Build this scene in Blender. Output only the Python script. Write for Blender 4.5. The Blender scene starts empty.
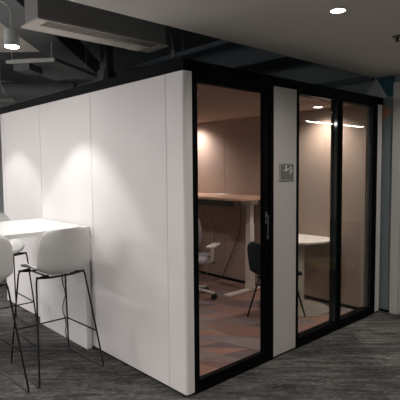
import bpy, bmesh, math, random
from mathutils import Vector, Matrix
random.seed(4)
S = bpy.context.scene
COL = S.collection
PI = math.pi

# ------------------------------------------------------------------ materials
def mat(name, col, rough=0.5, metal=0.0, spec=0.5, noise=0.0, nscale=40.0, bump=0.0, bscale=200.0, emit=None, estr=0.0, coat=0.0):
    m = bpy.data.materials.new(name); m.use_nodes = True
    nt = m.node_tree; b = nt.nodes['Principled BSDF']
    b.inputs['Base Color'].default_value = (*col, 1)
    b.inputs['Roughness'].default_value = rough
    b.inputs['Metallic'].default_value = metal
    b.inputs['Specular IOR Level'].default_value = spec
    b.inputs['Coat Weight'].default_value = coat
    if noise > 0:
        tc = nt.nodes.new('ShaderNodeTexCoord'); n = nt.nodes.new('ShaderNodeTexNoise')
        n.inputs['Scale'].default_value = nscale; n.inputs['Detail'].default_value = 5
        r = nt.nodes.new('ShaderNodeValToRGB')
        r.color_ramp.elements[0].color = (*[c*(1-noise) for c in col], 1)
        r.color_ramp.elements[1].color = (*[min(1, c*(1+noise)) for c in col], 1)
        r.color_ramp.elements[0].position = .3; r.color_ramp.elements[1].position = .7
        nt.links.new(tc.outputs['Object'], n.inputs['Vector']); nt.links.new(n.outputs['Fac'], r.inputs['Fac'])
        nt.links.new(r.outputs['Color'], b.inputs['Base Color'])
    if bump > 0:
        tc = nt.nodes.new('ShaderNodeTexCoord'); n = nt.nodes.new('ShaderNodeTexNoise')
        n.inputs['Scale'].default_value = bscale; n.inputs['Detail'].default_value = 3
        bp = nt.nodes.new('ShaderNodeBump'); bp.inputs['Strength'].default_value = bump; bp.inputs['Distance'].default_value = .002
        nt.links.new(tc.outputs['Object'], n.inputs['Vector']); nt.links.new(n.outputs['Fac'], bp.inputs['Height'])
        nt.links.new(bp.outputs['Normal'], b.inputs['Normal'])
    if emit:
        b.inputs['Emission Color'].default_value = (*emit, 1); b.inputs['Emission Strength'].default_value = estr
    return m

def glass(name, tint, refl=1.0):
    m = bpy.data.materials.new(name); m.use_nodes = True
    nt = m.node_tree; nt.nodes.clear()
    out = nt.nodes.new('ShaderNodeOutputMaterial'); mix = nt.nodes.new('ShaderNodeMixShader')
    tr = nt.nodes.new('ShaderNodeBsdfTransparent'); tr.inputs[0].default_value = (*tint, 1)
    gl = nt.nodes.new('ShaderNodeBsdfGlossy'); gl.inputs['Roughness'].default_value = .0
    lw = nt.nodes.new('ShaderNodeLayerWeight'); lw.inputs[0].default_value = .5
    pw = nt.nodes.new('ShaderNodeMath'); pw.operation = 'POWER'; pw.inputs[1].default_value = 4.0
    ma = nt.nodes.new('ShaderNodeMath'); ma.operation = 'MULTIPLY_ADD'; ma.inputs[1].default_value = .9*refl; ma.inputs[2].default_value = .04*refl
    nt.links.new(lw.outputs['Facing'], pw.inputs[0]); nt.links.new(pw.outputs[0], ma.inputs[0])
    nt.links.new(ma.outputs[0], mix.inputs[0]); nt.links.new(tr.outputs[0], mix.inputs[1]); nt.links.new(gl.outputs[0], mix.inputs[2])
    nt.links.new(mix.outputs[0], out.inputs[0])
    return m

def carpet_mat():
    # charcoal carpet planks with pale streaks that run along the diagonal of the pod grid
    m = mat('charcoal_carpet', (.05, .05, .05), rough=.95, spec=.1)
    nt = m.node_tree; b = nt.nodes['Principled BSDF']; L = nt.links.new
    tc = nt.nodes.new('ShaderNodeTexCoord')
    def mapping(rot, sc):
        mp = nt.nodes.new('ShaderNodeMapping'); mp.vector_type = 'POINT'
        r = nt.nodes.new('ShaderNodeMapping'); r.inputs['Rotation'].default_value = (0, 0, rot)
        L(tc.outputs['Object'], r.inputs['Vector']); L(r.outputs[0], mp.inputs['Vector']); mp.inputs['Scale'].default_value = sc
        return mp
    a = math.radians(44)
    def noise(mp, s, d=6, ro=.6):
        n = nt.nodes.new('ShaderNodeTexNoise'); n.inputs['Scale'].default_value = s; n.inputs['Detail'].default_value = d; n.inputs['Roughness'].default_value = ro
        L(mp.outputs[0], n.inputs['Vector']); return n
    n1 = noise(mapping(a, (3.6, 20, 1)), 1.0)
    n2 = noise(mapping(a, (22, 90, 1)), 1.0, 3)
    n3 = noise(mapping(a, (1.0, 2.0, 1)), 1.0, 2)
    # planks: brick pattern gives each plank its own value
    br = nt.nodes.new('ShaderNodeTexBrick'); br.offset = .5
    br.inputs['Color1'].default_value = (.0, .0, .0, 1); br.inputs['Color2'].default_value = (1, 1, 1, 1)
    br.inputs['Mortar Size'].default_value = 0; br.inputs['Scale'].default_value = 1
    br.inputs['Brick Width'].default_value = 1.0; br.inputs['Row Height'].default_value = .25
    L(mapping(a, (1, 1, 1)).outputs[0], br.inputs['Vector'])
    def math_(op, x, y):
        k = nt.nodes.new('ShaderNodeMath'); k.operation = op
        for i, v in enumerate((x, y)):
            if isinstance(v, (int, float)): k.inputs[i].default_value = v
            else: L(v, k.inputs[i])
        return k.outputs[0]
    s = math_('MULTIPLY', n1.outputs['Fac'], .45)
    s = math_('ADD', s, math_('MULTIPLY', n2.outputs['Fac'], .4))
    s = math_('ADD', s, math_('MULTIPLY', n3.outputs['Fac'], .22))
    s = math_('ADD', s, math_('MULTIPLY', br.outputs['Color'], .08))
    r = nt.nodes.new('ShaderNodeValToRGB'); e = r.color_ramp.elements
    e[0].position = .44; e[0].color = (.02, .02, .021, 1)
    e[1].position = .73; e[1].color = (.22, .217, .205, 1)
    e2 = r.color_ramp.elements.new(.57); e2.color = (.075, .074, .071, 1)
    L(s, r.inputs['Fac'])
    # faint plum patches
    n4 = noise(mapping(a, (1.2, 5, 1)), 1.3, 2)
    rp = nt.nodes.new('ShaderNodeValToRGB'); rp.color_ramp.elements[0].position = .62; rp.color_ramp.elements[1].position = .72
    rp.color_ramp.elements[1].color = (.6, .6, .6, 1)
    L(n4.outputs['Fac'], rp.inputs['Fac'])
    mx = nt.nodes.new('ShaderNodeMixRGB'); mx.inputs[2].default_value = (.055, .035, .055, 1)
    L(rp.outputs['Color'], mx.inputs[0]); L(r.outputs['Color'], mx.inputs[1])
    L(mx.outputs[0], b.inputs['Base Color'])
    bp = nt.nodes.new('ShaderNodeBump'); bp.inputs['Strength'].default_value = .6; bp.inputs['Distance'].default_value = .004
    L(n2.outputs['Fac'], bp.inputs['Height']); L(bp.outputs[0], b.inputs['Normal'])
    return m

def rhomb_mat():
    # pod carpet: lozenges in pink, rust, grey and plum, each with a fine weave
    m = mat('lozenge_carpet', (.3, .2, .17), rough=.95, spec=.1)
    nt = m.node_tree; b = nt.nodes['Principled BSDF']; L = nt.links.new
    tc = nt.nodes.new('ShaderNodeTexCoord'); sx = nt.nodes.new('ShaderNodeSeparateXYZ'); L(tc.outputs['Object'], sx.inputs[0])
    def M(op, x, y=0.0):
        k = nt.nodes.new('ShaderNodeMath'); k.operation = op
        for i, v in enumerate((x, y)):
            if isinstance(v, (int, float)): k.inputs[i].default_value = v
            else: L(v, k.inputs[i])
        return k.outputs[0]
    X, Y = sx.outputs[0], sx.outputs[1]
    # oblique lattice of stretched diamonds
    u = M('ADD', M('MULTIPLY', X, 4.0), M('MULTIPLY', Y, .9))
    v = M('ADD', M('MULTIPLY', X, 1.1), M('MULTIPLY', Y, 3.8))
    fu, fv = M('FLOOR', u), M('FLOOR', v)
    ru, rv = M('FRACT', u), M('FRACT', v)
    half = M('GREATER_THAN', M('ADD', ru, rv), 1.0)
    h2 = M('GREATER_THAN', M('SINE', M('ADD', M('MULTIPLY', fu, 2.3), M('MULTIPLY', fv, 4.1))), .25)
    cb = nt.nodes.new('ShaderNodeCombineXYZ'); L(fu, cb.inputs[0]); L(fv, cb.inputs[1]); L(M('MULTIPLY', M('MULTIPLY', half, h2), .37), cb.inputs[2])
    wn = nt.nodes.new('ShaderNodeTexWhiteNoise'); L(cb.outputs[0], wn.inputs['Vector'])
    r = nt.nodes.new('ShaderNodeValToRGB'); r.color_ramp.interpolation = 'CONSTANT'
    cols = [(.29, .19, .165), (.24, .195, .19), (.30, .21, .185), (.18, .145, .155), (.27, .235, .235), (.34, .21, .17), (.235, .205, .215), (.23, .15, .14)]
    e = r.color_ramp.elements; e[0].color = (*cols[0], 1); e[0].position = 0; e[1].position = 1/8; e[1].color = (*cols[1], 1)
    for i in range(2, 8): k = e.new(i/8); k.color = (*cols[i], 1)
    L(wn.outputs['Value'], r.inputs['Fac'])
    n = nt.nodes.new('ShaderNodeTexNoise'); n.inputs['Scale'].default_value = 1; n.inputs['Detail'].default_value = 4
    mp = nt.nodes.new('ShaderNodeMapping'); mp.inputs['Rotation'].default_value = (0, 0, .8); L(tc.outputs['Object'], mp.inputs[0])
    m2 = nt.nodes.new('ShaderNodeMapping'); m2.inputs['Scale'].default_value = (12, 70, 1); L(mp.outputs[0], m2.inputs[0]); L(m2.outputs[0], n.inputs['Vector'])
    mx = nt.nodes.new('ShaderNodeMixRGB'); mx.blend_type = 'MULTIPLY'; mx.inputs[0].default_value = .6
    rr = nt.nodes.new('ShaderNodeValToRGB'); rr.color_ramp.elements[0].color = (.6, .6, .6, 1); rr.color_ramp.elements[0].position = .3; rr.color_ramp.elements[1].position = .7
    L(n.outputs['Fac'], rr.inputs['Fac']); L(r.outputs['Color'], mx.inputs[1]); L(rr.outputs['Color'], mx.inputs[2])
    L(mx.outputs[0], b.inputs['Base Color'])
    return m

M = dict(
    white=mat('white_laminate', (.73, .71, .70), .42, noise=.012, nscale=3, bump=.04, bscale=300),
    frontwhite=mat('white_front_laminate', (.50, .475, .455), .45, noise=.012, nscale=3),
    black=mat('black_powder_coat', (.002, .002, .0025), .6, spec=.06),
    gblack=mat('black_gloss_stile', (.012, .016, .017), .06),
    felt=mat('taupe_felt', (.36, .29, .252), .9, spec=.15, noise=.06, nscale=60, bump=.25, bscale=260),
    feltceil=mat('taupe_ceiling_felt', (.40, .31, .265), .9, spec=.15, noise=.04, nscale=60),
    carpet=carpet_mat(), lozenge=rhomb_mat(),
    glass=glass('tinted_glass', (.95, .94, .905), .95), doorglass=glass('door_glass', (.95, .93, .92), .35),
    ceilw=mat('white_ceiling_paint', (.78, .75, .70), .8, noise=.015, nscale=4),
    darkceil=mat('dark_ceiling_paint', (.11, .115, .12), .8, noise=.15, nscale=5),
    duct=mat('grey_painted_duct', (.17, .175, .18), .6, noise=.1, nscale=4),
    ductblue=mat('blue_grey_painted_duct', (.06, .08, .10), .6, noise=.1, nscale=4),
    litslab=mat('lit_slab_tone', (.85, .78, .70), .8, noise=.05, nscale=5),  # warm lamplight on the slab is put into this paler colour
    grille=mat('cream_diffuser', (.62, .58, .52), .5, noise=.02, nscale=9),
    plenum=mat('grey_plenum_paint', (.34, .345, .34), .7, noise=.06, nscale=6),
    slot=mat('dark_slot', (.01, .01, .01), .6),
    spotbody=mat('grey_spotlight', (.66, .68, .66), .4, noise=.03, nscale=20),
    lampface=mat('lamp_face', (1, 1, 1), .4, emit=(1, .97, .93), estr=14.0),
    dlface=mat('downlight_face', (1, 1, 1), .4, emit=(1, .95, .9), estr=9.0),
    led=mat('linear_lamp_face', (1, 1, 1), .4, emit=(.95, .98, 1), estr=13.0),
    wallgrey=mat('grey_blue_wall_paint', (.20, .245, .255), .7, noise=.03, nscale=6),
    teal=mat('teal_mural_paint', (.010, .075, .105), .7, noise=.04, nscale=6),
    trigrey=mat('pale_grey_mural_paint', (.40, .43, .45), .7, noise=.03, nscale=6),
    orange=mat('terracotta_mural_paint', (.48, .20, .13), .7, noise=.04, nscale=6),
    trim=mat('off_white_door_trim', (.55, .56, .53), .5, noise=.02, nscale=9),
    roomwall=mat('plain_office_wall', (.6, .6, .59), .8, noise=.03, nscale=3),
    creamwall=mat('cream_room_wall', (.52, .47, .41), .8, noise=.03, nscale=3),
    top=mat('white_table_laminate', (.86, .85, .83), .3, noise=.01, nscale=5),
    shell=mat('light_grey_moulded_plastic', (.76, .755, .74), .38, noise=.015, nscale=30),
    wire=mat('black_steel_wire', (.008, .008, .008), .35, metal=.3),
    wood=mat('pale_oak_laminate', (.45, .30, .215), .45, noise=.14, nscale=6),
    legwhite=mat('white_powder_coat', (.68, .64, .60), .4, noise=.01, nscale=5),
    navy=mat('navy_upholstery', (.006, .013, .019), .85, spec=.2, noise=.15, nscale=90, bump=.2, bscale=300),
    greymesh=mat('grey_chair_fabric', (.32, .32, .36), .85, noise=.15, nscale=120, bump=.3, bscale=400),
    greyplast=mat('pale_grey_plastic', (.62, .60, .58), .4, noise=.02, nscale=10),
    blackplast=mat('black_plastic', (.012, .012, .013), .4, noise=.1, nscale=10),
    whitecable=mat('white_cable_sheath', (.6, .57, .54), .5, noise=.02, nscale=10),
    plate=mat('grey_sign_plate', (.17, .165, .155), .25, noise=.1, nscale=25),
    platerim=mat('clear_sign_backing', (.36, .355, .34), .2, noise=.02, nscale=20),
    platemark=mat('white_sign_mark', (.6, .59, .56), .4, noise=.02, nscale=20),
    steel=mat('brushed_steel', (.12, .12, .118), .4, metal=.5, noise=.05, nscale=30),
    lime=mat('lime_fabric', (.35, .36, .05), .8, noise=.1, nscale=30),
)

# ------------------------------------------------------------------ mesh helpers
def box(bm, x0, y0, z0, x1, y1, z1, mat4=None):
    r = bmesh.ops.create_cube(bm, size=1)
    m = Matrix.Translation(((x0+x1)/2, (y0+y1)/2, (z0+z1)/2)) @ Matrix.Diagonal((abs(x1-x0), abs(y1-y0), abs(z1-z0), 1))
    if mat4: m = mat4 @ m
    bmesh.ops.transform(bm, matrix=m, verts=r['verts'])
    return r['verts']

def cyl(bm, c, r, h, seg=32, r2=None, axis=None):
    k = bmesh.ops.create_cone(bm, cap_ends=True, segments=seg, radius1=r, radius2=r if r2 is None else r2, depth=h)
    m = Matrix.Translation(c)
    if axis is not None:
        m = m @ Vector((0, 0, 1)).rotation_difference(Vector(axis).normalized()).to_matrix().to_4x4()
    bmesh.ops.transform(bm, matrix=m, verts=k['verts']); return k['verts']

def prism(bm, pts, z0, z1):
    # extrude a 2-D outline (x, y) between two heights
    lo = [bm.verts.new((x, y, z0)) for x, y in pts]; hi = [bm.verts.new((x, y, z1)) for x, y in pts]
    n = len(pts)
    bm.faces.new(lo[::-1]); bm.faces.new(hi)
    for i in range(n): bm.faces.new((lo[i], lo[(i+1) % n], hi[(i+1) % n], hi[i]))

def rounded(pts, r, seg=6):
    # round the corners of a 3-D polyline
    P = [Vector(p) for p in pts]; out = [P[0]]
    for i in range(1, len(P)-1):
        a = (P[i-1]-P[i]); b = (P[i+1]-P[i]); rr = min(r, a.length*.45, b.length*.45)
        p0 = P[i]+a.normalized()*rr; p1 = P[i]+b.normalized()*rr
        for k in range(seg+1):
            t = k/seg; out.append(p0*(1-t)**2+P[i]*2*t*(1-t)+p1*t*t)
    out.append(P[-1]); return out

def tube(bm, pts, r, seg=8):
    P = [Vector(p) for p in pts]; rings = []
    t0 = (P[1]-P[0]).normalized(); n = t0.orthogonal().normalized()
    for i, p in enumerate(P):
        t = (P[min(i+1, len(P)-1)]-P[max(i-1, 0)]).normalized()
        n = (n-t*n.dot(t)).normalized(); b = t.cross(n)
        rings.append([bm.verts.new(p+(n*math.cos(2*PI*k/seg)+b*math.sin(2*PI*k/seg))*r) for k in range(seg)])
    for a, b in zip(rings, rings[1:]):
        for k in range(seg): bm.faces.new((a[k], a[(k+1) % seg], b[(k+1) % seg], b[k]))
    bm.faces.new(rings[0][::-1]); bm.faces.new(rings[-1])

def obj(name, bm, m, parent=None, smooth=False, bevel=0.0):
    me = bpy.data.meshes.new(name)
    bmesh.ops.recalc_face_normals(bm, faces=bm.faces[:])
    bm.to_mesh(me); bm.free(); me.materials.append(m)
    if smooth:
        for p in me.polygons: p.use_smooth = True
    o = bpy.data.objects.new(name, me); COL.objects.link(o)
    if parent: o.parent = parent
    if bevel > 0:
        b = o.modifiers.new('bevel', 'BEVEL'); b.width = bevel; b.segments = 3; b.limit_method = 'ANGLE'; b.angle_limit = math.radians(40)
    if smooth == 'angle':
        for p in me.polygons: p.use_smooth = False
    return o

def B(name, dims, m, parent=None, bevel=0.0, mat4=None):
    bm = bmesh.new(); box(bm, *dims, mat4); return obj(name, bm, m, parent, bevel=bevel)

def thing(name, label, cat, loc=(0, 0, 0), rz=0.0, group=None):
    o = bpy.data.objects.new(name, None); COL.objects.link(o)
    o.empty_display_size = .1
    o.location = loc; o.rotation_euler = (0, 0, rz); o['label'] = label; o['category'] = cat
    if group: o['group'] = group
    return o

def tag(o, label, cat, group=None):
    o['label'] = label; o['category'] = cat
    if group: o['group'] = group
    return o

def struct(o): o['kind'] = 'structure'; return o

def dup(root, loc, rz, label, group=None):
    r = root.copy(); COL.objects.link(r); r.location = loc; r.rotation_euler = (0, 0, rz); r['label'] = label
    if group: r['group'] = group
    for ch in list(root.children):
        c = ch.copy(); COL.objects.link(c); c.parent = r
        for g in list(ch.children):
            d = g.copy(); COL.objects.link(d); d.parent = c
    return r

def light(name, kind, parent, loc, power, col, **kw):
    l = bpy.data.lights.new(name, kind); l.energy = power; l.color = col
    for k, v in kw.items(): setattr(l, k, v)
    o = bpy.data.objects.new(name, l); COL.objects.link(o); o.parent = parent; o.location = loc
    return o

# ------------------------------------------------------------------ camera
cx, cy, cz, yaw, pit, rol, f = -2.0112, -2.3285, 1.5699, 0.8257, -0.0702, -0.009, 466.756
F = Vector((math.cos(yaw)*math.cos(pit), math.sin(yaw)*math.cos(pit), math.sin(pit)))
R = Vector((math.sin(yaw), -math.cos(yaw), 0)); U = R.cross(F)
R2 = math.cos(rol)*R+math.sin(rol)*U; U2 = -math.sin(rol)*R+math.cos(rol)*U
cam = bpy.data.objects.new('camera', bpy.data.cameras.new('camera')); COL.objects.link(cam)
mw = Matrix((R2, U2, -F)).transposed().to_4x4(); mw.translation = (cx, cy, cz); cam.matrix_world = mw
cam.data.sensor_width = 36; cam.data.sensor_fit = 'HORIZONTAL'; cam.data.lens = f*36/400; cam.data.clip_start = .02
S.camera = cam

# ------------------------------------------------------------------ the building
SL = 3.3
struct(B('floor', (-6, -5.2, -.1, 10, 7.2, 0), M['carpet']))
struct(B('ceiling', (-6, -5.2, SL, 10, 7.2, SL+.1), M['darkceil']))
# plasterboard ceiling, lowered over the near half
struct(B('ceiling', (-6, -5.2, 2.5, 2.8, .12, 2.56), M['ceilw']))
struct(B('wall_back', (-6, 7.1, 0, 2.8, 7.2, SL), M['roomwall']))
struct(B('wall_left', (-6.1, -5.2, 0, -6, 7.2, SL), M['roomwall']))
struct(B('wall_front', (-6, -5.3, 0, 10, -5.2, SL), M['roomwall']))
# wall behind the pod with an open doorway
bm = bmesh.new()
box(bm, 2.8, -.185, 0, 2.92, 7.2, SL); box(bm, 2.8, -1.15, 2.34, 2.92, -.185, SL); box(bm, 2.8, -5.2, 0, 2.92, -1.15, SL)
struct(obj('wall_right', bm, M['wallgrey']))
bm = bmesh.new()
box(bm, 2.772, -.185, 0, 2.8, -.1, 2.42); box(bm, 2.772, -1.15, 2.34, 2.8, -.185, 2.42); box(bm, 2.772, -1.235, 0, 2.8, -1.15, 2.42)
box(bm, 2.8, -.197, 0, 2.92, -.185, 2.34); box(bm, 2.8, -1.15, 0, 2.92, -1.138, 2.34)
struct(obj('trim_1', bm, M['trim'], bevel=.003))
struct(B('trim_2', (2.76, .125, 2.47, 2.8, 7.0, 2.53), M['ductblue']))
# next room seen through the doorway and mirrored in the glass
struct(B('wall_far', (9.9, -5.2, 0, 10, 7.2, SL), M['creamwall']))
struct(B('wall_side', (2.92, 1.0, 0, 9.9, 1.1, SL), M['creamwall']))
struct(B('base_strip_right', (2.785, -.1, 0, 2.8, 7.0, .02), M['black']))  # thin black strip along the foot of the wall

# painted shapes on the wall
mural = thing('wall_mural', 'geometric mural painted high on the wall behind the pod, teal with grey and terracotta triangles', 'mural', (2.8, 0, 0))
def poly(name, pts, m, x):
    bm = bmesh.new(); a = [bm.verts.new((0-x, y, z)) for y, z in pts]; b = [bm.verts.new((-.0005, y, z)) for y, z in pts]
    n = len(pts); bm.faces.new(a); bm.faces.new(b[::-1])
    for i in range(n): bm.faces.new((a[i], a[(i+1) % n], b[(i+1) % n], b[i]))
    return obj(name, bm, m, mural)
o = poly('painted_band', [(-.1, 2.285), (.2, 2.285), (.1, 2.5), (-.1, 2.5)], M['teal'], .002); o['label'] = 'dark teal painted area'
o = poly('painted_triangle', [(.105, 2.503), (-.031, 2.282), (.24, 2.282)], M['trigrey'], .004); o['label'] = 'pale grey triangle'
o = poly('painted_triangle', [(.10, 2.30), (-.066, 2.13), (.10, 1.96)], M['orange'], .003); o['label'] = 'terracotta triangle'

# ------------------------------------------------------------------ the pod
W, D, H = 2.76, 3.266, 2.2
pod = thing('meeting_pod', 'white office pod with black roof rim, glass door and window, standing on dark carpet', 'office pod')
z0 = .018
def panel(name, x0, y0, x1, y1, m, bev=.004):
    return B(name, (x0, y0, z0, x1, y1, H), m, pod, bev)
# plinth and roof
bm = bmesh.new()
for d in ((.015, .015, W-.015, .075), (.015, D-.075, W-.015, D-.015), (.015, .015, .075, D-.015), (W-.075, .015, W-.015, D-.015)): box(bm, d[0], d[1], 0, d[2], d[3], z0+.004)
obj('plinth', bm, M['black'], pod)
bm = bmesh.new()
for d in ((0, 0, W, .09), (0, D-.09, W, D), (0, .09, .09, D-.09), (W-.09, .09, W, D-.09)): box(bm, d[0], d[1], H, d[2], d[3], 2.275)
box(bm, .09, .09, 2.225, W-.09, D-.09, 2.265)
obj('roof', bm, M['black'], pod)
# corner posts with rounded outer edge
def corner(name, cxx, cyy, sx, sy, lx, ly, m):
    r = .022; pts = []
    for k in range(9):
        a = k/8*PI/2; pts.append((r-r*math.cos(a), r-r*math.sin(a)))       # from (0,r) to (r,0)
    pts += [(lx, 0), (lx, .055), (.06, .06), (.055, ly), (0, ly)]
    pts = [(cxx+sx*x, cyy+sy*y) for x, y in pts]
    bm = bmesh.new(); prism(bm, pts, z0, H); return obj(name, bm, m, pod)
corner('corner_panel', 0, 0, 1, 1, .072, .1855, M['white'])
corner('corner_panel', W, 0, -1, 1, .105, .185, M['white'])
corner('corner_panel', 0, D, 1, -1, .185, .10, M['white'])
corner('corner_panel', W, D, -1, -1, .185, .10, M['white'])
ys = [.188, 1.2, 2.2, D-.102]
for a, b in zip(ys, ys[1:]):
    panel('side_panel', 0, a+.0015, .05, b-.0025, M['white'], .0015); panel('side_panel', W-.05, a+.001, W, b-.0015, M['white'], .0015)
xs = [.188, 1.0, 1.8, W-.188]
for a, b in zip(xs, xs[1:]): panel('back_panel', a+.001, D-.05, b-.0015, D, M['white'], .0015)
# interior lining
IX0, IX1, IY0, IY1, IZ = .09, 2.58, .09, D-.1, 2.205
for a, b in zip([IY0, 1.09, 2.15], [1.09, 2.15, IY1]): B('lining_panel', (IX1, a+.0015, .03, IX1+.1, b-.0015, IZ), M['felt'], pod, .002)
B('lining_panel', (.052, IY0+.1, .03, IX0, IY1, IZ), M['felt'], pod)
B('lining_panel', (.052, IY1, .03, IX1+.1, IY1+.045, IZ), M['felt'], pod)
for a, b in zip([.09, 1.06, 2.06], [1.06, 2.06, W-.09]): B('ceiling_panel', (a+.004, IY0, IZ, b-.004, D-.055, IZ+.018), M['feltceil'], pod, .001)
B('carpet', (.09, .07, .004, W-.06, D-.06, .016), M['lozenge'], pod)
bm = bmesh.new(); box(bm, IX1-.012, IY0, .016, IX1, IY1, .05); box(bm, IX0, IY1-.012, .016, IX1-.012, IY1, .05); box(bm, IX0, .3, .016, IX0+.012, IY1-.012, .05)
obj('baseboard', bm, M['black'], pod)
# door frame
bm = bmesh.new()
box(bm, .072, 0, 0, .10, .08, H); box(bm, .895, 0, 0, .935, .08, H); box(bm, .10, 0, 2.165, .895, .08, H); box(bm, .10, 0, 0, .895, .08, .03)
obj('door_frame', bm, M['black'], pod, bevel=.002)
door = thing('door', '', ''); del door['label'], door['category']
door.parent = pod
bm = bmesh.new()
box(bm, .102, .012, .032, .132, .055, 2.163); box(bm, .835, .012, .032, .893, .055, 2.163); box(bm, .132, .012, .032, .835, .055, .082); box(bm, .132, .012, 2.138, .835, .055, 2.163)
obj('door_leaf_frame', bm, M['black'], door, bevel=.002)
B('glass_pane', (.132, .03, .082, .835, .038, 2.138), M['doorglass'], door)
bm = bmesh.new()
box(bm, .842, .004, 1.12, .862, .012, 1.215); cyl(bm, (.848, -.002, 1.175), .010, .03, 20, axis=(0, 1, 0)); box(bm, .850, -.012, .995, .862, -.004, 1.19)
box(bm, .851, -.004, 1.005, .861, .012, 1.02)
o = obj('door_handle', bm, M['steel'], door, bevel=.003); o['label'] = 'slim steel lever handle and lock'
# white panel between door and window
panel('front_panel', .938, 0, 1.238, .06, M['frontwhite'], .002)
B('lining_panel', (.94, .062, .03, 1.236, .088, IZ), M['felt'], pod)
# window
wf = thing('window_frame', '', ''); del wf['label'], wf['category']; wf.parent = pod
bm = bmesh.new()
box(bm, 1.242, 0, 0, 1.275, .08, H); box(bm, 1.275, 0, 2.172, 2.65, .08, H); box(bm, 1.275, 0, 0, 2.65, .08, .085)
box(bm, 1.925, -.004, .085, 1.96, .06, 2.172); box(bm, 2.60, 0, .085, 2.65, .08, 2.172)
obj('outer_frame', bm, M['black'], wf, bevel=.002)
for a, b in ((1.84, 1.925), (2.55, 2.60)): B('gloss_stile', (a, .016, .085, b, .05, 2.172), M['gblack'], wf)
for a, b in ((1.275, 1.84), (1.96, 2.55)): B('glass_pane', (a, .022, .085, b, .030, 2.172), M['glass'], wf)

# sign plate beside the door
sg = thing('room_sign', 'small square grey plaque with white figures on the white panel beside the pod door', 'sign', (1.1, -.0005, 1.525))
B('backing', (-.10, -.006, -.075, .095, 0, .07), M['platerim'], sg, .002)
B('sign_face', (-.082, -.009, -.062, .082, -.006, .06), M['plate'], sg)
bm = bmesh.new()
cyl(bm, (-.02, -.011, .045), .011, .004, 16, axis=(0, 1, 0)); cyl(bm, (.045, -.011, .035), .011, .004, 16, axis=(0, 1, 0))
for x, z, w, h, a in ((-.018, .018, .03, .022, .5), (.048, .005, .028, .022, -.5), (.012, .022, .02, .01, .2), (-.04, .012, .016, .01, -.4), (.03, -.012, .02, .008, .5)):
    box(bm, -w/2, -.002, -h/2, w/2, .002, h/2, Matrix.Translation((x, -.011, z)) @ Matrix.Rotation(a, 4, 'Y'))
o = obj('sign_symbol', bm, M['platemark'], sg); o['label'] = 'small white figures printed near the top'

# pod downlights
def downlight(loc, r, label, power, col, group, spot=70, blend=.6, m='dlface'):
    t = thing('downlight', label, 'ceiling light', loc, 0, group)
    bm = bmesh.new(); k = 32
    for i in range(k):
        a, b = 2*PI*i/k, 2*PI*(i+1)/k
        for (r1, z1), (r2, z2) in (((r*1.18, 0), (r*1.15, -.006)), ((r*1.15, -.006), (r, -.006)), ((r, -.006), (r, 0))):
            bm.faces.new([bm.verts.new(v) for v in ((r1*math.cos(a), r1*math.sin(a), z1), (r1*math.cos(b), r1*math.sin(b), z1), (r2*math.cos(b), r2*math.sin(b), z2), (r2*math.cos(a), r2*math.sin(a), z2))])
    bmesh.ops.remove_doubles(bm, verts=bm.verts[:], dist=1e-5)
    obj('bezel', bm, M['trim'], t)
    bm = bmesh.new(); cyl(bm, (0, 0, -.002), r, .004); obj('lamp_face', bm, M[m], t)
    light('lamp', 'SPOT', t, (0, 0, -.012), power, col, spot_size=math.radians(spot*2), spot_blend=blend, shadow_soft_size=.04)
    return t
warm = (1, .885, .81)
PODP = 30
downlight((2.36, .53, IZ), .045, 'round warm downlight in the pod ceiling above the half-round table', PODP, warm, 'pod downlights', 74, .9)
downlight((2.36, 2.66, IZ), .045, 'round warm downlight in the pod ceiling above the far end of the desk', PODP*1.2, warm, 'pod downlights', 74, .9)
downlight((.75, .75, IZ), .045, 'added unseen warm downlight in the pod ceiling near the glass door', PODP*.55, warm, 'pod downlights', 80, .8)  # this and the next are unseen, added to light the pod floor
downlight((.75, 2.55, IZ), .045, 'added unseen warm downlight in the pod ceiling near the back left corner', PODP*.55, warm, 'pod downlights', 80, .8)

# ------------------------------------------------------------------ things inside the pod
# standing desk
dk = thing('standing_desk', 'tall height-adjustable desk with oak top on white telescopic legs inside the pod', 'desk', (2.26, 2.1, .016))
def rrect(x0, y0, x1, y1, r, seg=8):
    pts = []
    for (ax, ay, s) in ((x1-r, y1-r, 0), (x0+r, y1-r, 1), (x0+r, y0+r, 2), (x1-r, y0+r, 3)):
        for k in range(seg+1):
            a = (s+k/seg)*PI/2; pts.append((ax+r*math.cos(a), ay+r*math.sin(a)))
    return pts
DT = 1.186
bm = bmesh.new(); prism(bm, rrect(-.31, -.80, .312, .80, .12), DT-.03, DT); obj('desk_top', bm, M['wood'], dk, bevel=.003)
for y in (-.60, .55):
    bm = bmesh.new(); box(bm, .06, y-.045, .03, .15, y+.045, .56); lg = obj('leg', bm, M['legwhite'], dk, bevel=.006)
    bm = bmesh.new(); box(bm, .066, y-.039, .56, .144, y+.039, .84); obj('middle_tube', bm, M['legwhite'], lg, bevel=.005)
    bm = bmesh.new(); box(bm, .072, y-.033, .84, .138, y+.033, DT-.08); obj('upper_tube', bm, M['legwhite'], lg, bevel=.005)
    bm = bmesh.new(); prism(bm, [(.02, DT-.03), (.19, DT-.03), (.165, DT-.10), (.045, DT-.10)], y-.075, y+.07)
    bmesh.ops.transform(bm, matrix=Matrix(((1, 0, 0, 0), (0, 0, 1, 0), (0, 1, 0, 0), (0, 0, 0, 1))), verts=bm.verts[:]); obj('bracket', bm, M['legwhite'], lg, bevel=.004)
    bm = bmesh.new(); box(bm, -.33, y-.04, 0, .28, y+.04, .03); obj('foot', bm, M['legwhite'], lg, bevel=.01)
B('cable_tray', (-.29, -.62, DT-.105, -.20, .10, DT-.032), M['blackplast'], dk, .006)
o = B('paper_sheet', (2.40, 2.0, DT+.0165, 2.54, 2.22, DT+.022), M['top']); tag(o, 'small flat white sheet lying on the oak desk top', 'paper')
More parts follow.
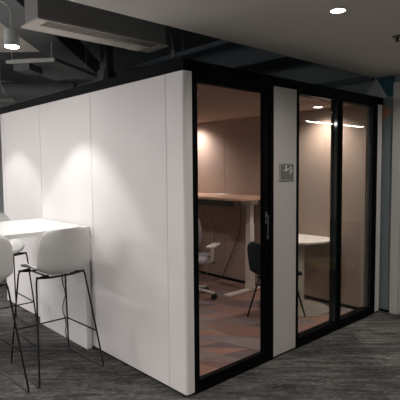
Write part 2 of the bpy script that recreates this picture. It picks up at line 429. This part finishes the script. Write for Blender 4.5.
# cables
bm = bmesh.new(); P_ = [(2.20, 2.60, 1.17), (2.50, 2.44, 1.05), (2.55, 2.45, .9), (2.55, 2.43, .75), (2.555, 2.36, .65), (2.55, 2.38, .5), (2.52, 2.42, .3), (2.5, 2.44, .021)]
tube(bm, rounded(P_, .12), .004, 6); tag(obj('power_cable', bm, M['whitecable'], smooth=True), 'thin white cable hanging below the desk against the taupe wall', 'cable')
bm = bmesh.new(); P_ = [(2.34, 1.75, 1.15), (2.50, 1.80, 1.10), (2.55, 1.82, .95), (2.55, 1.82, .80), (2.55, 1.89, .60), (2.54, 2.03, .30), (2.53, 2.16, .04), (2.45, 2.22, .022), (2.38, 2.15, .021)]
tube(bm, rounded(P_, .12), .005, 6); tag(obj('power_cable', bm, M['blackplast'], smooth=True), 'black cable drooping from the desk beside its white leg to the floor', 'cable')

# half-round table
mt = thing('half_round_table', 'low white half-round table against the pod end wall on a disc base', 'table', (2.2, .62, .016))
bm = bmesh.new(); pts = [(.375, -.23)]+[(.15-.36*math.sin(PI*k/24), .04-.29*math.cos(PI*k/24)) for k in range(25)]+[(.375, .32)]
prism(bm, pts, .735, .757); obj('table_top', bm, M['top'], mt, bevel=.003)
bm = bmesh.new(); cyl(bm, (.0, 0, .37), .035, .73, 24); obj('pedestal', bm, M['legwhite'], mt, smooth='angle')
bm = bmesh.new(); cyl(bm, (.0, 0, .006), .30, .012, 48); obj('base', bm, M['legwhite'], mt, bevel=.003)

# navy chair
ch = thing('shell_chair', 'navy upholstered shell chair with black metal legs at the half-round table', 'chair', (1.78, .63, .016), -PI/2)
def shell(bm, prof, W_, flare_s, flare_b, thick, nu=20, pw=2.5):
    # prof: list of (y, z, halfwidth, backness)
    n = len(prof); rows = []
    for (y, z, w, bk) in prof:
        row = []
        for i in range(nu+1):
            u = -1+2*i/nu
            yy = y+flare_b*bk*abs(u)**2.2; zz = z+flare_s*(1-bk)*abs(u)**pw*min(1, max(.25, 1-(y-.0)/.22*.75))
            row.append(bm.verts.new((u*w, yy, zz)))
        rows.append(row)
    fs = []
    for a, b in zip(rows, rows[1:]):
        for i in range(nu): fs.append(bm.faces.new((a[i], a[i+1], b[i+1], b[i])))
    return fs
def profile(keys, n=26, end=.09, end0=.10):
    # Catmull-Rom through the keys (y, z, w, bk); both ends are rounded off
    K = [Vector(k) for k in keys]; out = []
    segs = len(K)-1
    for j in range(n+1):
        t = j/n*segs; i = min(int(t), segs-1); s = t-i
        p0, p1, p2, p3 = K[max(i-1, 0)], K[i], K[i+1], K[min(i+2, segs)]
        out.append(.5*((2*p1)+(p2-p0)*s+(2*p0-5*p1+4*p2-p3)*s*s+(3*p1-p0-3*p2+p3)*s**3))
    L = [0]
    for a, b in zip(out, out[1:]): L.append(L[-1]+math.hypot(b[0]-a[0], b[1]-a[1]))
    T = L[-1]; res = []
    for p, l in zip(out, L):
        k = 1
        for d, e in ((T-l, end), (l, end0)):
            if d < e: q = 1-d/e; k *= 1-.42*(1-math.sqrt(max(0, 1-q**2.4)))/1
        res.append((p[0], p[1], p[2]*k, min(1, max(0, p[3]))))
    return res
def add_shell(name, parent, keys, m, fs, fb, thick, W_=.2, end=.09, end0=.1):
    bm = bmesh.new(); shell(bm, profile(keys, end=end, end0=end0), W_, fs, fb, thick)
    o = obj(name, bm, m, parent, smooth=True)
    s = o.modifiers.new('solid', 'SOLIDIFY'); s.thickness = thick; s.offset = 0
    s = o.modifiers.new('sub', 'SUBSURF'); s.levels = 1; s.render_levels = 2
    return o
add_shell('seat_shell', ch, [(.22, .44, .20, 0), (.10, .45, .225, 0), (-.06, .445, .23, 0), (-.15, .46, .225, .2), (-.205, .54, .22, .7), (-.225, .66, .235, 1), (-.24, .79, .232, 1)], M['navy'], .03, .06, .035)
for sx, sy in ((-1, -1), (1, -1), (-1, 1), (1, 1)):
    bm = bmesh.new(); tube(bm, [(sx*.12, sy*.12, .425), (sx*.213, sy*.208, .0)], .010, 8); obj('leg', bm, M['wire'], ch, smooth=True)
bm = bmesh.new(); box(bm, -.14, -.14, .405, .14, .14, .43); obj('under_frame', bm, M['wire'], ch, bevel=.004)

# office chair
oc = thing('task_chair', 'grey task chair with pale armrests on a castor base beside the tall desk', 'office chair', (1.62, 1.79, .0165), math.radians(27)-PI/2)
bm = bmesh.new(); prism(bm, rrect(-.24, -.22, .24, .24, .09), .445, .51); obj('seat', bm, M['greymesh'], oc, bevel=.025)
add_shell('backrest', oc, [(-.22, .60, .17, 1), (-.245, .72, .21, 1), (-.26, .86, .22, 1), (-.275, 1.02, .19, 1)], M['greymesh'], .02, .06, .03)
bm = bmesh.new(); tube(bm, rounded([(0, -.12, .43), (0, -.30, .45), (0, -.31, .62), (0, -.285, .80)], .06), .018, 10); obj('back_spine', bm, M['greyplast'], oc, smooth=True)
B('tilt_mechanism', (-.13, -.15, .405, .13, .14, .458), M['blackplast'], oc, .015)
bm = bmesh.new(); tube(bm, [(.08, .05, .43), (.30, .06, .425)], .007, 8); obj('lever', bm, M['blackplast'], oc, smooth=True)
bm = bmesh.new(); cyl(bm, (0, 0, .26), .028, .31, 20); obj('gas_lift', bm, M['blackplast'], oc, smooth='angle')
for s in (-1, 1):
    bm = bmesh.new(); tube(bm, rounded([(s*.12, 0, .44), (s*.27, .0, .45), (s*.285, 0, .63)], .04), .018, 10); o = obj('armrest', bm, M['greyplast'], oc, smooth=True)
    bm = bmesh.new(); prism(bm, rrect(s*.285-.045, -.13, s*.285+.045, .17, .03), .625, .65); obj('arm_pad', bm, M['greyplast'], o, bevel=.008)
base = obj('base', (lambda b: (cyl(b, (0, 0, .11), .05, .06, 24), b)[1])(bmesh.new()), M['greyplast'], oc)
for k in range(5):
    a = 2*PI*k/5-math.radians(72); c, s = math.cos(a), math.sin(a)
    bm = bmesh.new(); tube(bm, [(c*.03, s*.03, .115), (c*.16, s*.16, .10), (c*.30, s*.30, .075)], .018, 10); obj('base_arm', bm, M['greyplast'], base, smooth=True)
    bm = bmesh.new()
    for q in (-.016, .016): cyl(bm, (c*.30-s*q, s*.30+c*q, .033), .033, .018, 20, axis=(-s, c, 0))
    cyl(bm, (c*.30, s*.30, .05), .009, .05, 10)
    obj('castor', bm, M['blackplast'], base)

# ------------------------------------------------------------------ bar table against the pod
TZ = 1.07
bt = thing('bar_table', 'white bar-height table with panel leg, its end against the white pod wall', 'table', (-1.2, 1.72, 0))
Y0, Y1, X0, X1 = 1.245-1.72, 2.20-1.72, -1.15, 1.2-.012
bm = bmesh.new()
# waterfall: top slab and end panel as one bent board
pts = [(X1, 0), (X1, TZ-.02)]
pts = [(X1-.048, 0), (X1, 0), (X1, TZ-.006), (X1-.006, TZ), (X0, TZ), (X0, TZ-.034), (X1-.075, TZ-.034), (X1-.06, TZ-.04), (X1-.052, TZ-.05), (X1-.048, TZ-.07)]
lo = [bm.verts.new((x, Y0, z)) for x, z in pts]; hi = [bm.verts.new((x, Y1, z)) for x, z in pts]
bm.faces.new(lo); bm.faces.new(hi[::-1])
for i in range(len(pts)): bm.faces.new((lo[i], hi[i], hi[(i+1) % len(pts)], lo[(i+1) % len(pts)]))
obj('table_top', bm, M['top'], bt, bevel=.003)
B('end_leg', (X0, Y0, 0, X0+.045, Y1, TZ-.034), M['top'], bt, .003)
bm = bmesh.new()
P_ = [(-.075, 1.66, 1.02), (-.072, 1.67, .80), (-.0705, 1.665, .60), (-.07, 1.66, .513), (-.0705, 1.62, .47), (-.0705, 1.60, .414), (-.0705, 1.65, .34), (-.0705, 1.676, .256), (-.0705, 1.63, .20), (-.0705, 1.605, .129), (-.0705, 1.63, .07), (-.0705, 1.60, .006)]
tube(bm, [p for p in rounded(P_, .05, 4)], .0045, 6)
tag(obj('power_cable', bm, M['blackplast'], smooth=True), 'wavy black cable hanging down the white panel leg of the bar table', 'cable')

# ------------------------------------------------------------------ bar stools
st = thing('bar_stool', 'light grey shell bar stool nearest the pod corner, seen whole from behind', 'bar stool', (-.41, 1.11, 0), 0, 'bar stools around the white table')
add_shell('seat_shell', st, [(.235, .768, .17, 0), (.15, .782, .205, 0), (.02, .780, .22, 0), (-.10, .775, .222, .0), (-.19, .785, .220, .2), (-.245, .845, .216, .7), (-.27, .94, .216, 1), (-.285, 1.04, .208, 1), (-.295, 1.135, .185, 1)], M['shell'], .085, .07, .012, end=.12, end0=.13)
for s in (-1, 1):
    bm = bmesh.new()
    tube(bm, rounded([(s*.10, .20, .772), (s*.195, .20, .762), (s*.25, .28, .007), (s*.262, -.285, .007), (s*.195, -.13, .762), (s*.10, -.13, .772)], .03, 6), .0068, 8)
    obj('sled_leg', bm, M['wire'], st, smooth=True)
bm = bmesh.new()
tube(bm, rounded([(-.244, -.205, .285), (-.229, .252, .285), (.229, .252, .285), (.244, -.205, .285)], .012, 3), .006, 8)
obj('footrest', bm, M['wire'], st, smooth=True)
bm = bmesh.new()
for y in (-.13, .20): tube(bm, rounded([(-.195, y, .765), (-.10, y, .752), (.10, y, .752), (.195, y, .765)], .05, 4), .0085, 8)
for x in (-.10, .10): tube(bm, [(x, -.13, .758), (x, .20, .758)], .007, 8)
obj('seat_support', bm, M['wire'], st, smooth=True)
dup(st, (-1.015, 1.10, 0), 0, 'light grey shell bar stool cut off by the left edge, beside the nearest whole stool')
dup(st, (-.42, 2.28, 0), PI, 'light grey shell bar stool on the far side of the white table, facing the camera')

# ------------------------------------------------------------------ ceiling services
g = M['duct']
# air outlet box with linear diffuser
db = thing('air_diffuser', 'long linear air diffuser with cream flange below a dark plenum box', 'air vent', (-.21, .66, 2.5))
B('plenum_box', (-.505, -.10, .012, .515, .10, SL-2.5), M['plenum'], db)
bm = bmesh.new()
# flange plate with an opening along the near side
box(bm, -.52, -.13, 0, .52, -.115, .012); box(bm, -.52, .0, 0, .52, .135, .012); box(bm, -.52, -.115, 0, -.45, .0, .012); box(bm, .45, -.115, 0, .52, .0, .012)
fl = obj('flange', bm, M['grille'], db)
B('slot_recess', (-.45, -.115, .009, .45, .0, .0115), M['slot'], db)
for k in range(3):
    y = -.092+.032*k; B('vane', (-.45, y, .0, .45, y+.008, .003), M['grille'], fl)
for k in range(6): B('vane', (.40-.0-.018*k, -.012, -.006, .404-.018*k, .13, 0.0), M['grille'], fl)

def spot(loc, label, power, vis=True):
    t = thing('spotlight', label, 'spotlight', loc, 0, 'grey cylinder spotlights')
    bm = bmesh.new(); cyl(bm, (0, 0, .07), .054, .125, 40); obj('housing', bm, M['spotbody'], t, bevel=.004)
    bm = bmesh.new(); cyl(bm, (0, 0, .004), .050, .006, 32); obj('lamp_face', bm, M['lampface'], t)
    bm = bmesh.new(); tube(bm, rounded([(0, 0, .13), (0, 0, .32), (-.10, .093, .37), (-.30, .28, .40), (-.30, .28, 3.2-loc[2])], .08), .008, 8); obj('conduit', bm, M['spotbody'], t, smooth=True)
    light('lamp', 'SPOT', t, (0, 0, -.004), power, (1, .97, .94), spot_size=math.radians(84), spot_blend=.32, shadow_soft_size=.035)
    return t
spot((-.585, 1.33, 2.50), 'grey cylinder spotlight hanging over the near end of the bar table', 37)
spot((-.60, 2.78, 2.50), 'grey cylinder spotlight hanging beyond the bar table, off the left edge', 28)

# diagonal beam and duct, at the building's own 48 degree grid
a48 = math.radians(47.5); d = Vector((math.cos(a48), math.sin(a48), 0)); n = Vector((-math.sin(a48), math.cos(a48), 0))
def oriented(s0, s1, t0, t1, zz0, zz1, ax=d, ay=n):
    bm = bmesh.new(); vs = box(bm, s0, t0, zz0, s1, t1, zz1)
    m = Matrix(((ax.x, ay.x, 0, 0), (ax.y, ay.y, 0, 0), (0, 0, 1, 0), (0, 0, 0, 1)))
    bmesh.ops.transform(bm, matrix=m, verts=vs); return bm
tag(obj('ventilation_duct', oriented(-1.0, 4.1, 1.34, 1.70, 2.9, 3.12), g), 'long square grey duct crossing the dark ceiling diagonally behind the spotlight', 'duct')
struct(obj('ceiling', oriented(-1.2, 3.6, 1.75, 4.2, 3.2, 3.3), M['litslab']))
bm = bmesh.new(); A = Vector((-.05, 6.70, 2.87)); Bv = Vector((1.9, 5.0, 2.87)); cyl(bm, (A+Bv)/2, .16, (Bv-A).length, 32, axis=Bv-A)
tag(obj('round_duct', bm, g, smooth='angle'), 'round dark grey duct running across the ceiling above the pod roof, far left', 'duct')
bm = bmesh.new(); tube(bm, [(-.5, 6.8, 2.70), (1.0, 5.4, 2.70)], .035, 12)
for q in (.05, .95): p = Vector((-.5, 6.8, 2.70)).lerp(Vector((1.0, 5.4, 2.70)), q); tube(bm, [p, p+Vector((-.17, -.185, .2)), p+Vector((-.17, -.185, SL-2.7))], .005, 6)
tag(obj('service_pipe', bm, M['trim'], smooth=True), 'thin pale pipe just under the round duct at far left', 'pipe')
# suspended panel unit
e0 = Vector((-.106, 2.705, 0)); e1 = Vector((.225, 2.304, 0)); ex = (e1-e0).normalized(); ey = Vector((-ex.y, ex.x, 0)); L = (e1-e0).length
su = thing('suspended_unit', 'hanging grey ceiling unit with pale front rail, left of the long air diffuser', 'ceiling unit', (e0.x, e0.y, 2.675), math.atan2(ex.y, ex.x))
B('front_rail', (-.01, -.01, 0, L+.01, .03, .032), M['trim'], su, .003)
bm = bmesh.new(); pts = [(.03, .03), (L, .03), (L+.12, .95), (.03, 1.05)]
prism(bm, pts, .01, .05); obj('panel', bm, M['plenum'], su)
B('control_box', (.04, .05, -.06, .22, .35, .01), M['duct'], su, .004)
for x, y, h in ((L-.03, .01, 2.9), (.05, .01, 3.2), (.1, .9, 3.2), (L+.02, .85, 3.2)):
    bm = bmesh.new(); tube(bm, [(x, y, .03), (x, y, h-2.7)], .004, 6); obj('hanger_wire', bm, M['spotbody'], su)
# tapered outlet and vertical pipe
bm = bmesh.new(); k = bmesh.ops.create_cone(bm, cap_ends=True, segments=4, radius1=.2, radius2=.11, depth=.2); bmesh.ops.transform(bm, matrix=Matrix.Translation((1.35, 3.12, 2.76)) @ Matrix.Rotation(.8, 4, 'Z'), verts=k['verts'])
box(bm, 1.29, 3.06, 2.85, 1.41, 3.18, SL)
tag(obj('duct_outlet', bm, g), 'tapered grey duct outlet hanging above the pod roof', 'duct')
bm = bmesh.new(); cyl(bm, (1.2, 2.86, 2.98), .025, .64, 16); tag(obj('drop_pipe', bm, g, smooth='angle'), 'short vertical grey pipe dropping beside the tapered duct outlet', 'pipe')
tag(B('ventilation_duct', (1.98, .16, 2.70, 2.36, 5.0, 2.95), M['ductblue']), 'blue-grey square duct running over the pod towards the back, right of the corner', 'duct')
bm = bmesh.new(); box(bm, 1.55, .3, 2.85, 1.72, 3.6, 2.9)
for y in (.5, 1.9, 3.4): cyl(bm, (1.635, y, (2.89+SL)/2), .006, SL-2.89, 8)
tag(obj('cable_tray', bm, M['ductblue']), 'narrow blue-grey tray above the pod, left of the square duct', 'cable tray')
bm = bmesh.new(); tube(bm, rounded([(.30, .72, 3.0), (.40, .60, 2.62), (.385, .56, 2.47)], .05), .010, 8); cyl(bm, (.385, .56, 2.46), .018, .05, 12)
tag(obj('ceiling_bracket', bm, g, smooth=True), 'small bent grey bracket hanging at the right end of the air diffuser', 'bracket')

# ceiling things on the plasterboard
dn = (1, .93, .86)
downlight((.544, -.79, 2.5), .042, 'small round downlight shining in the white ceiling at upper right', 26, dn, 'downlights in the white ceiling', 75, .9)
for x, y, p in ((2.25, -.79, 18), (-1.2, -.79, 30), (-2.9, -.79, 30), (.544, -2.6, 30), (2.25, -2.6, 24), (-1.2, -2.6, 34), (-2.9, -2.6, 30), (-4.6, -.79, 24)):  # unseen downlights added to lift the general light
    downlight((x, y, 2.5), .042, 'added unseen downlight in the white ceiling, raising the ambient light', p, dn, 'added ambient downlights out of view', 75, .9)
sp = thing('fire_sprinkler', 'small dark metal sprinkler head in the white ceiling at the right edge', 'sprinkler', (1.37, -.775, 2.5))
bm = bmesh.new(); cyl(bm, (0, 0, -.004), .035, .008, 24); obj('ceiling_plate', bm, M['steel'], sp)
bm = bmesh.new(); cyl(bm, (0, 0, -.02), .01, .03, 12); cyl(bm, (0, 0, -.038), .016, .004, 16); obj('nozzle', bm, M['blackplast'], sp)

# linear lamps: next room, and unseen ones added over the open office for brightness
def linear(loc, L, rz, label, group, area, col=(.95, .98, 1)):
    t = thing('linear_lamp', label, 'pendant lamp', loc, rz, group)
    B('housing', (-L/2, -.03, .004, L/2, .03, .06), M['spotbody'], t, .003)
    B('lamp_face', (-L/2+.01, -.025, 0, L/2-.01, .025, .004), M['led'], t)
    for x in (-L/2+.1, L/2-.1):
        bm = bmesh.new(); tube(bm, [(x, 0, .05), (x, 0, SL-loc[2])], .003, 6); obj('hanger_wire', bm, M['spotbody'], t)
    light('lamp', 'AREA', t, (0, 0, -.01), area, col, shape='RECTANGLE', size=L, size_y=.05)
    return t
for x, L in ((7.1, 1.75), (8.75, 1.3)): linear((x, -3.28, 2.5), L, 0, 'white linear pendant in the next room, seen only mirrored in the glass', 'linear pendants in the next room', 10)
for x, y, a in ((-4.6, .2, PI/2), (-4.6, 2.6, PI/2), (-4.6, 5.0, PI/2), (-2.9, 6.2, 0)): linear((x, y, 2.6), 1.8, a, 'added unseen linear lamp over the open office, brightening from the left', 'added linear lamps out of view', 52, (1, .95, .955))

# low bench in the next room, mirrored faintly in the window
bn = thing('low_bench', 'low dark bench with lime cushion beyond the doorway, mirrored faintly in the pod window', 'bench', (3.42, -.95, 0), .3)
bm = bmesh.new(); box(bm, -.3, -.2, .08, .3, .2, .24); obj('seat_box', bm, M['blackplast'], bn, bevel=.01)
bm = bmesh.new(); box(bm, -.27, -.18, 0, .27, .18, .08); obj('plinth', bm, M['blackplast'], bn)
B('cushion', (-.28, -.18, .24, .28, .18, .33), M['lime'], bn, .02)

# ------------------------------------------------------------------ render look
w = bpy.data.worlds.new('world'); S.world = w; w.use_nodes = True
w.node_tree.nodes['Background'].inputs[0].default_value = (.5, .52, .55, 1); w.node_tree.nodes['Background'].inputs[1].default_value = .1
S.view_settings.view_transform = 'Standard'; S.view_settings.look = 'None'; S.view_settings.gamma = 1; S.view_settings.use_curve_mapping = False
S.view_settings.exposure = 1.15
S.cycles.max_bounces = 10; S.cycles.diffuse_bounces = 5; S.cycles.transparent_max_bounces = 12; S.cycles.glossy_bounces = 4
S.cycles.sample_clamp_indirect = 4.0; S.cycles.use_denoising = True
